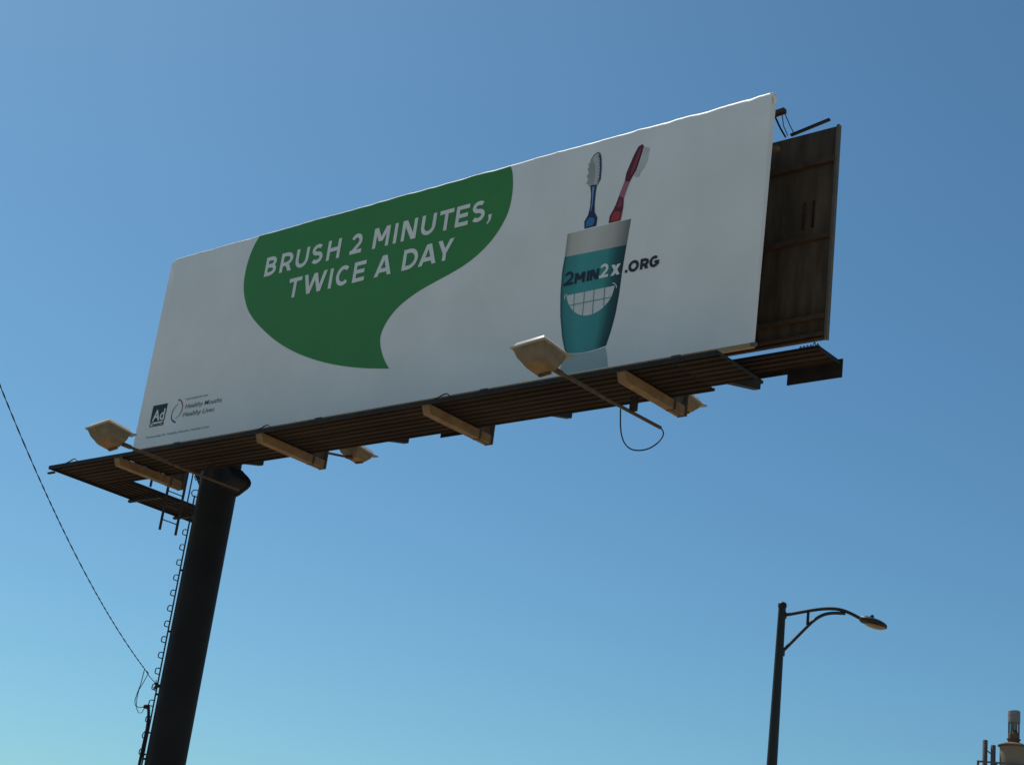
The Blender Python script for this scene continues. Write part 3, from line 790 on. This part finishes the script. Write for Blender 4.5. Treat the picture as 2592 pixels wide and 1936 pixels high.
# loose steel above the rear panel
b = MB(); b.bar((14.21, RY, 4.25), (14.93, RY - 0.02, 4.345), 0.05, 0.035)
b.build('loose_angle_bar', M['fascia'], bb)
b = MB(); b.bar((13.6, 0.65, 4.24), (14.48, 0.65, 4.30), 0.09, 0.075)
st = b.build('lifting_stub', M['stringer'], bb)
for path, rr in (([(14.46, 0.65, 4.28), (14.40, 0.95, 4.20), (14.28, RY - 0.02, 4.25)], 0.008), ([(14.42, 0.65, 4.28), (14.28, 0.95, 4.22), (14.16, RY - 0.02, 4.25)], 0.008),
                 ([(14.30, 0.65, 4.23), (14.22, 0.95, 4.20), (14.12, RY - 0.02, 4.23)], 0.016), ([(14.22, 0.65, 4.27), (14.18, 0.55, 3.9)], 0.018)):
    b = MB(); b.tube(path, rr, 5); b.build('guy_cable', M['cable'], st)

# rear catwalk
RYD0, RYD1, RZD = 1.57, 2.24, 0.53
b = MB()
b.box(0.0, 14.80, RYD0 - 0.012, RYD0, RZD - 0.05, RZD + 0.003)
b.box(0.0, 14.80, RYD1, RYD1 + 0.012, RZD - 0.09, RZD + 0.003)
b.box(14.80, 14.815, RYD0, RYD1 + 0.012, RZD - 0.06, RZD + 0.003)
rc = b.build('rear_catwalk', M['fascia'], bb)
rw = (RYD1 - RYD0) / 4
rs = [0.0, 3.7, 7.4, 11.1, 14.80]
me = plank_mesh('deck_plank', 3.7 - 0.012, rw - 0.012, 'x')
for a, c in zip(rs, rs[1:]):
    for i in range(4): place('deck_plank', me, rc, ((a + c) / 2, RYD0 + rw * (i + 0.5), RZD - 0.002 * random.random()))
for a, c, zb in ((13.86, 14.85, 0.255), (6.36, 7.5, 0.27)):
    b = MB(); b.box(a, c, RYD1 + 0.014, RYD1 + 0.03, zb, RZD + 0.04)
    b.build('hanging_plate', M['fascia'], rc)
for a in range(6):
    b = MB()
    b.tube([(14.45 + 0.06 * a, RYD0 + 0.02, RZD + 0.0), (14.48 + 0.06 * a, RYD0 + 0.02, RZD + 0.045 + (0.05 if a == 4 else 0)), (14.51 + 0.06 * a, RYD0 + 0.02, RZD)], 0.01, 5)
    b.build('cable_loop', M['cable'], rc)
for x in (1.21, 5.36, 9.34, 13.23):
    b = MB()
    b.add([(x + sx, y, z) for sx in (-0.06, 0.06) for y, z in ((1.35, 0.49), (1.35, 0.07), (2.38, 0.315), (2.38, 0.41), (2.45, 0.44), (2.45, 0.49))], [(0, 1, 2, 3, 4, 5), (11, 10, 9, 8, 7, 6)] + [(i, i + 6, (i + 1) % 6 + 6, (i + 1) % 6) for i in range(6)])
    b.build('outrigger', M['fascia'], bb)

# ---------------------------------------------------------------- floodlights
def soft(path, it=2):
    p_ = [Vector(a) for a in path]
    for _ in range(it):
        o_ = [p_[0]]
        for a, c in zip(p_, p_[1:]): o_ += [a.lerp(c, 0.25), a.lerp(c, 0.75)]
        p_ = o_ + [p_[-1]]
    return p_
def frame(tilt, rollx, yawz):
    ex = Vector((math.cos(yawz) * math.cos(rollx), math.sin(yawz) * math.cos(rollx), math.sin(rollx)))
    ey0 = Vector((-math.sin(yawz), math.cos(yawz), 0))
    ez0 = ex.cross(ey0)
    ey = math.cos(tilt) * ey0 - math.sin(tilt) * ez0
    return ex, ey, ex.cross(ey)
def floodlight(label, ctr, tilt, rollx, yawz, arm_a, arm_b, cable=None, deep=0.92):
    ctr = Vector(ctr)
    t = thing('floodlight', label, 'floodlight', arm_b, 'floodlights on arms below the billboard')
    ex, ey, ez = frame(tilt, rollx, yawz)
    def P(a, b_, c): return ctr + ex * a + ey * b_ + ez * c
    w, d = 0.29, 0.275
    # body: pan that narrows downward
    secs = [(0.97, 0.97, 0.0, 0, 0), (0.93, 0.92, -0.03, 0, 0.0), (0.84, 0.78, -0.13, 0.0, 0.02), (0.50, 0.48, -0.265, 0, 0.05)]
    b = MB(); vs = []; K = 16
    def rect(sx, sy, c, ox, oy):
        out = []
        rr = 0.04
        for qx, qy, a0 in ((1, 1, 0), (-1, 1, 90), (-1, -1, 180), (1, -1, 270)):
            for k_ in range(4):
                a = rad(a0 + 30 * k_)
                out.append(P(ox + w * sx * (qx * (1 - rr) + rr * math.cos(a)), oy + d * sy * (qy * (1 - rr) + rr * math.sin(a)), c))
        return out
    secs = [(q0, q1, q2 * deep, q3, q4) for q0, q1, q2, q3, q4 in secs]
    for s_ in secs: vs += rect(*s_)
    fs = [(i * K + k_, i * K + (k_ + 1) % K, (i + 1) * K + (k_ + 1) % K, (i + 1) * K + k_) for i in range(len(secs) - 1) for k_ in range(K)]
    fs.append(tuple(range(K)))
    b.add(vs, fs)
    hs = b.build('housing', M['housing'], t, smooth=22)
    b = MB(); v2 = rect(0.63, 0.595, -0.222 * deep, 0, 0.042) + rect(0.48, 0.46, -0.278 * deep, 0, 0.052)
    b.add(v2, [(k_, (k_ + 1) % K, (k_ + 1) % K + K, k_ + K) for k_ in range(K)] + [tuple(range(K, 2 * K)), tuple(range(K))])
    b.build('bottom_cap', M['housing_rust'], hs, smooth=22)
    # flange with a lug on the far side
    b = MB()
    for (a0, a1, b0, b1) in ((-w - .02, w + .02, -d - .02, -d + .03), (-w - .02, w + .02, d - .03, d + .02), (-w - .02, -w + .03, -d + .03, d - .03), (w - .03, w + .02, -d + .03, d - .03), (w - .10, w + .05, d + .02, d + .075)):
        vv = [P(x, y, z) for z in (0.002, 0.022) for x, y in ((a0, b0), (a1, b0), (a1, b1), (a0, b1))]
        b.add(vv, [(0, 3, 2, 1), (4, 5, 6, 7), (0, 1, 5, 4), (1, 2, 6, 5), (2, 3, 7, 6), (3, 0, 4, 7)])
    b.build('flange', M['flange'], t)
    # mounting yoke
    b = MB(); b.bar(P(-w * 0.36, 0.16, -0.30 * deep), P(w * 0.36, 0.16, -0.30 * deep), 0.045, 0.02); b.build('yoke', M['arm'], t)
    # domed lens
    b = MB(); L = [(0.97, 0.0), (0.965, 0.028), (0.84, 0.082), (0.2, 0.092)]
    vs = []
    for sc, c in L: vs += rect(sc, sc, 0.023 + c, 0, 0)
    b.add(vs, [(i * K + k_, i * K + (k_ + 1) % K, (i + 1) * K + (k_ + 1) % K, (i + 1) * K + k_) for i in range(len(L) - 1) for k_ in range(K)] + [tuple((len(L) - 1) * K + k_ for k_ in range(K))])
    b.build('lens', M['glass'], t, smooth=20)
    b = MB()
    a0 = Vector(arm_a); a1 = Vector(arm_b)
    b.tube([a0, a0.lerp(a1, 0.5) + Vector((0, 0, -0.012)), a1], 0.027, 10)
    b.build('arm', M['arm'], t, smooth=40)
    b = MB()
    dv = (a1 - a0).normalized()
    b.tube([a0 - dv * 0.07, a0 + dv * 0.10], 0.042, 10)
    b.build('knuckle', M['arm'], t, smooth=40)
    b = MB(); cb_ = a0.lerp(a1, 0.72)
    b.box(cb_.x - 0.05, cb_.x + 0.05, cb_.y - 0.04, cb_.y + 0.04, cb_.z + 0.03, cb_.z + 0.26 if arm_b[1] < 1 else cb_.z + 0.1)
    b.build('clamp', M['fascia'], t)
    if cable:
        b = MB(); b.tube(soft(cable), 0.011, 6); b.build('power_cord', M['cable'], t, smooth=60)
    return t
floodlight('tan floodlight in front of the printed cup, its cord hanging in a loop',
           (12.883, -2.721, -0.943), 0.086, 0.09, 0.009, (13.00, -2.44, -1.13), (13.03, 0.10, -1.11),
           [(13.03, 0.10, -1.11), (13.06, 0.15, -1.16), (13.06, 0.14, -1.25), (13.0, 0.08, -1.38), (12.88, 0.02, -1.47), (12.74, -0.06, -1.50), (12.62, -0.10, -1.46), (12.52, -0.12, -1.35), (12.44, -0.12, -1.15), (12.40, -0.12, -0.80)])
floodlight('tan floodlight on an arm beside the lower left corner of the poster',
           (3.073, -2.732, -0.923), 0.092, 0.134, 0.049, (3.27, -2.46, -1.11), (3.29, 0.22, -1.10))
floodlight('small tan floodlight showing below the catwalk, right of the big pole',
           (2.254, 4.0, 1.036), 0.10, -0.02, 0.0, (2.254, 3.85, 0.866), (2.254, 1.75, 0.52), deep=0.6)
floodlight('floodlight hidden behind the rightmost column under the catwalk, only its end showing',
           (10.573, 4.0, 1.072), 0.10, -0.02, 0.0, (10.573, 3.85, 0.902), (10.573, 1.75, 0.52), deep=0.6)

# ---------------------------------------------------------------- electric service: conduit and overhead cable
cd = thing('service_conduit', 'dark electrical conduit with weather head strapped to the pole, low on its left side', 'conduit', tuple(onpole(-PR - 0.09, -Z0)))
b = MB()
b.tube([onpole(-0.463, -Z0), onpole(-0.463, -6.23), onpole(-0.455, -5.75), onpole(-0.450, -5.55), onpole(-0.462, -5.35), onpole(-0.485, -5.22), onpole(-0.512, -5.16)], 0.029, 10)
b.build('pipe', M['cable'], cd, smooth=50)
b = MB()
b.tube([onpole(-0.485, -5.19), onpole(-0.52, -5.15), onpole(-0.565, -5.16), onpole(-0.58, -5.19)], [0.03, 0.05, 0.042, 0.025], 10)
b.build('weather_head', M['cable'], cd, smooth=50)
for z in (-5.62, -6.02, -6.8, -8.0):
    b = MB(); b.box(-0.05, 0.05, -0.02, 0.02, -0.02, 0.02)
    b = MB().bar(onpole(-0.49, z), onpole(-PR - 0.001, z), 0.03, 0.03)
    b.build('strap', M['iron'], cd)
sv = thing('overhead_cable', 'twisted black overhead service cable running from upper left to the pole', 'cable', (1.56, 0.19, -4.47))
A_ = onpole(-0.708, -4.47); B_ = Vector((8.2, -8.05, -2.73))
Lh = (B_ - A_).length
def cab(s):
    v = A_ + (B_ - A_) * (s / Lh)
    v.z += 0.0085 * s * (s - Lh)
    return v
for ph, rad_, nm in ((0, 0.0, 'messenger_wire'), (0, 0.0055, 'twisted_wire'), (math.pi, 0.0055, 'twisted_wire')):
    b = MB(); path = []
    N = 420
    dirn = (B_ - A_).normalized(); sx_ = dirn.cross(Vector((0, 0, 1))).normalized(); sy_ = sx_.cross(dirn)
    for i in range(N + 1):
        s_ = i / N * 23.0
        a = (s_ / 0.55 + 0.25 * math.sin(s_ * 1.7)) * 2 * math.pi + ph
        path.append(cab(s_) + (sx_ * math.cos(a) + sy_ * math.sin(a)) * rad_)
    b.tube(path, 0.0055 if rad_ else 0.0045, 5)
    b.build(nm, M['cable'], sv)
b = MB(); b.tube([A_, A_.lerp(onpole(-0.46, -4.70), 0.5) + Vector((0, 0, -0.02)), onpole(-0.46, -4.70)], 0.007, 5)
b.tube([A_.lerp(onpole(-0.46, -4.70), 0.16), A_.lerp(onpole(-0.46, -4.70), 0.34)], 0.014, 6)
b.build('dead_end_grip', M['cable'], sv)
b = MB()
for dz in (0, -0.09): b.lathe([(0.016, -0.02), (0.03, -0.008), (0.03, 0.008), (0.016, 0.02)], tuple(onpole(-0.455, -4.70 + dz)), 10)
b.bar(onpole(-0.455, -4.64), onpole(-0.455, -4.84), 0.016, 0.016, view)
b.bar(onpole(-0.45, -4.745), onpole(-PR, -4.745), 0.05, 0.06)
b.build('insulator', M['iron'], sv)
b = MB()
b.tube([A_, onpole(-0.715, -4.62), onpole(-0.725, -4.78), onpole(-0.755, -4.95), onpole(-0.77, -5.08), onpole(-0.745, -5.16), onpole(-0.68, -5.195), onpole(-0.58, -5.165)], 0.008, 5)
b.tube([onpole(-0.63, -4.56), onpole(-0.68, -4.72), onpole(-0.735, -4.87), onpole(-0.74, -5.05), onpole(-0.72, -5.2), onpole(-0.66, -5.29), onpole(-0.60, -5.28), onpole(-0.57, -5.18)], 0.007, 5)
b.build('drop_loop', M['cable'], sv, smooth=60)

# ---------------------------------------------------------------- street lamp
SLx, SLy, SLt = 11.50, 6.42, -2.115
sl = thing('street_lamp', 'black street lamp with a curved arm and cobra head, right of the billboard', 'street lamp', (SLx, SLy, -Z0))
ad = Vector((0.868, 0.496, 0))
def SP(a, z, side=0.0): return Vector((SLx, SLy, 0)) + ad * a + Vector((-ad.y, ad.x, 0)) * side + Vector((0, 0, z))
b = MB()
H = Z0 + SLt
b.lathe([(0.20, 0), (0.20, 0.06), (0.15, 0.07), (0.145, 0.4), (0.068, H - 0.06)], (SLx, SLy, -Z0), 20)
b.build('pole', M['lamp_paint'], sl, smooth=40)
b = MB(); b.lathe([(0.070, -0.09), (0.080, -0.085), (0.080, -0.03), (0.066, -0.005), (0.03, 0.012)], (SLx, SLy, SLt), 20)
b.build('pole_cap', M['lamp_paint'], sl, smooth=40)
b = MB()
ZR = -2.345
top = [(0.05, ZR), (0.25, ZR + 0.055), (0.5, ZR + 0.125), (0.72, ZR + 0.175), (0.92, ZR + 0.195), (1.08, ZR + 0.18), (1.24, ZR + 0.125), (1.40, ZR + 0.05), (1.47, ZR + 0.015)]
b.tube([SP(a, z) for a, z in smooth_poly(top, 0, len(top), 2)], 0.031, 10)
b.build('arm', M['lamp_paint'], sl, smooth=60)
b = MB()
low = [(0.045, -3.02), (0.15, -2.90), (0.45, -2.535), (0.60, -2.37), (0.74, -2.275), (0.88, -2.235), (1.03, -2.225), (1.13, -2.225)]
b.tube([SP(a, z) for a, z in smooth_poly(low, 0, len(low), 2)], 0.030, 10)
b.build('brace', M['lamp_paint'], sl, smooth=60)
for a, z0, z1 in ((0.47, -2.24, -2.50), (1.10, -2.17, -2.23)):
    b = MB(); b.bar(SP(a, z0), SP(a, z1), 0.038, 0.038, (1, 0, 0)); b.build('strut', M['lamp_paint'], sl)
for a, z0, z1 in ((0.05, ZR - 0.06, ZR + 0.06), (0.06, -3.09, -2.96)):
    b = MB(); b.bar(SP(a, z0), SP(a, z1), 0.07, 0.05, (1, 0, 0)); b.build('mount', M['lamp_paint'], sl)
# cobra head: a flattened teardrop shell with a lens below
hb = MB(); vs = []; K = 16
sec = [(1.38, 0.05, 0.045, 0.045), (1.41, 0.10, 0.07, 0.035), (1.50, 0.15, 0.085, 0.020), (1.62, 0.175, 0.085, -0.005), (1.74, 0.17, 0.075, -0.035), (1.83, 0.13, 0.055, -0.06), (1.87, 0.07, 0.03, -0.072)]
for a, hw, hh, dz in sec:
    for k_ in range(K):
        an = 2 * math.pi * k_ / K
        zz = math.sin(an) * hh * (1.0 if math.sin(an) > 0 else 0.75)
        vs.append(SP(a, ZR + dz + zz, math.cos(an) * hw))
hb.add(vs, [(i * K + k_, i * K + (k_ + 1) % K, (i + 1) * K + (k_ + 1) % K, (i + 1) * K + k_) for i in range(len(sec) - 1) for k_ in range(K)] + [tuple(range(K)), tuple((len(sec) - 1) * K + k_ for k_ in range(K))])
hd = hb.build('lamp_head', M['lamp_paint'], sl, smooth=50)
hb = MB(); vs = []
sec = [(1.49, 0.08, 0.03, -0.035), (1.55, 0.125, 0.06, -0.045), (1.66, 0.145, 0.075, -0.065), (1.77, 0.125, 0.06, -0.085), (1.835, 0.07, 0.025, -0.092)]
for a, hw, hh, dz in sec:
    for k_ in range(K):
        an = 2 * math.pi * k_ / K
        vs.append(SP(a, ZR + dz + math.sin(an) * hh * (0.2 if math.sin(an) > 0 else 0.62), math.cos(an) * hw))
hb.add(vs, [(i * K + k_, i * K + (k_ + 1) % K, (i + 1) * K + (k_ + 1) % K, (i + 1) * K + k_) for i in range(len(sec) - 1) for k_ in range(K)] + [tuple(range(K)), tuple((len(sec) - 1) * K + k_ for k_ in range(K))])
hb.build('lens', M['lamp_lens'], hd, smooth=50)
c0 = SP(1.60, ZR + 0.072)
b = MB(); b.lathe([(0.035, 0), (0.035, 0.045), (0.026, 0.06)], tuple(c0), 12); b.build('photocell', M['lamp_paint'], hd, smooth=40)

# ---------------------------------------------------------------- vent stack at the right edge, some 60 m away
TX, TY, TT = 3.06, 35.77, 2.09
vs_ = thing('vent_stack', 'far cream vent stack with two grey side pipes at the lower right corner', 'stack', (TX, TY, -Z0))
tl = Vector((0.916, 0.402, 0))
b = MB(); b.lathe([(0.62, 0), (0.62, 0.3), (0.46, 0.35), (0.46, Z0 + 0.80)], (TX, TY, -Z0), 32); b.build('body', M['stack'], vs_, smooth=40)
b = MB(); b.lathe([(0.47, 0.80), (0.53, 0.83), (0.53, 0.86), (0.30, 0.95), (0.17, 0.99)], (TX, TY, 0), 32); b.build('cap', M['stack_rust'], vs_, smooth=30)
b = MB(); b.lathe([(0.17, 0.98), (0.20, 1.02), (0.20, 1.06), (0.235, 1.07), (0.235, 1.10), (0.19, 1.11), (0.19, 1.24), (0.10, 1.38), (0.06, 1.42)], (TX, TY, 0), 24); b.build('vent_base', M['stack_rust'], vs_, smooth=30)
for k_ in range(4):
    a = rad(-44 + 90 * k_ + 40)
    q = Vector((TX + 0.185 * math.cos(a), TY + 0.185 * math.sin(a), 0))
    b = MB(); b.bar(q + Vector((0, 0, 1.1)), q + Vector((0, 0, 1.70)), 0.055, 0.04, (math.cos(a), math.sin(a), 0)); b.build('vent_post', M['stack_dark'], vs_)
b = MB(); b.lathe([(0.10, 1.40), (0.10, 1.70)], (TX, TY, 0), 16); b.build('inner_pipe', M['stack_top'], vs_, smooth=40)
b = MB(); b.lathe([(0.19, 1.655), (0.208, 1.66), (0.208, 1.86), (0.20, 1.865), (0.20, 1.885), (0.208, 1.89), (0.208, 2.04), (0.19, 2.07), (0.1, 2.085)], (TX, TY, 0), 28); b.build('vent_hood', M['stack_top'], vs_, smooth=30)
for off, top_ in ((-0.94, 1.0), (-0.67, 0.845)):
    q = Vector((TX, TY, 0)) + tl * off
    b = MB(); b.lathe([(0.085, -1.5), (0.085, top_ - 0.02), (0.07, top_)], (q.x, q.y, 0), 16); pp = b.build('side_pipe', M['stack_dark'], vs_, smooth=40)
q = Vector((TX, TY, 0)); tn = Vector((0.402, -0.916, 0)) * 0.55
for a, c, ww in (((-1.17, 0.165), (0.62, 0.165), 0.055), ((-1.15, 0.19), (-1.15, -1.5), 0.08), ((-0.55, 0.13), (-0.55, -1.5), 0.07)):
    b = MB(); b.bar(q + tn + tl * a[0] + Vector((0, 0, a[1])), q + tn + tl * c[0] + Vector((0, 0, c[1])), 0.05, ww, (0, 0, 1) if a[1] == c[1] else (0, 1, 0)); b.build('platform_rail', M['stack_dark'], vs_)
b = MB(); b.bar(q + tl * -0.88 + Vector((0, 0, 0.64)), q + tl * -0.69 + Vector((0, 0, 0.52)), 0.03, 0.04); b.build('pipe_link', M['stack_dark'], vs_)
b = MB(); b.box(TX - 1.6, TX + 1.2, TY - 1.2, TY + 0.9, -1.6, -1.5); b.build('platform', M['stack_dark'], vs_)
for x, y in ((-1.5, -1.1), (-1.5, 0.8), (1.1, -1.1), (1.1, 0.8)):
    b = MB(); b.bar((TX + x, TY + y, -Z0), (TX + x, TY + y, -1.602), 0.12, 0.12, (1, 0, 0)); b.build('platform_leg', M['stack_dark'], vs_)
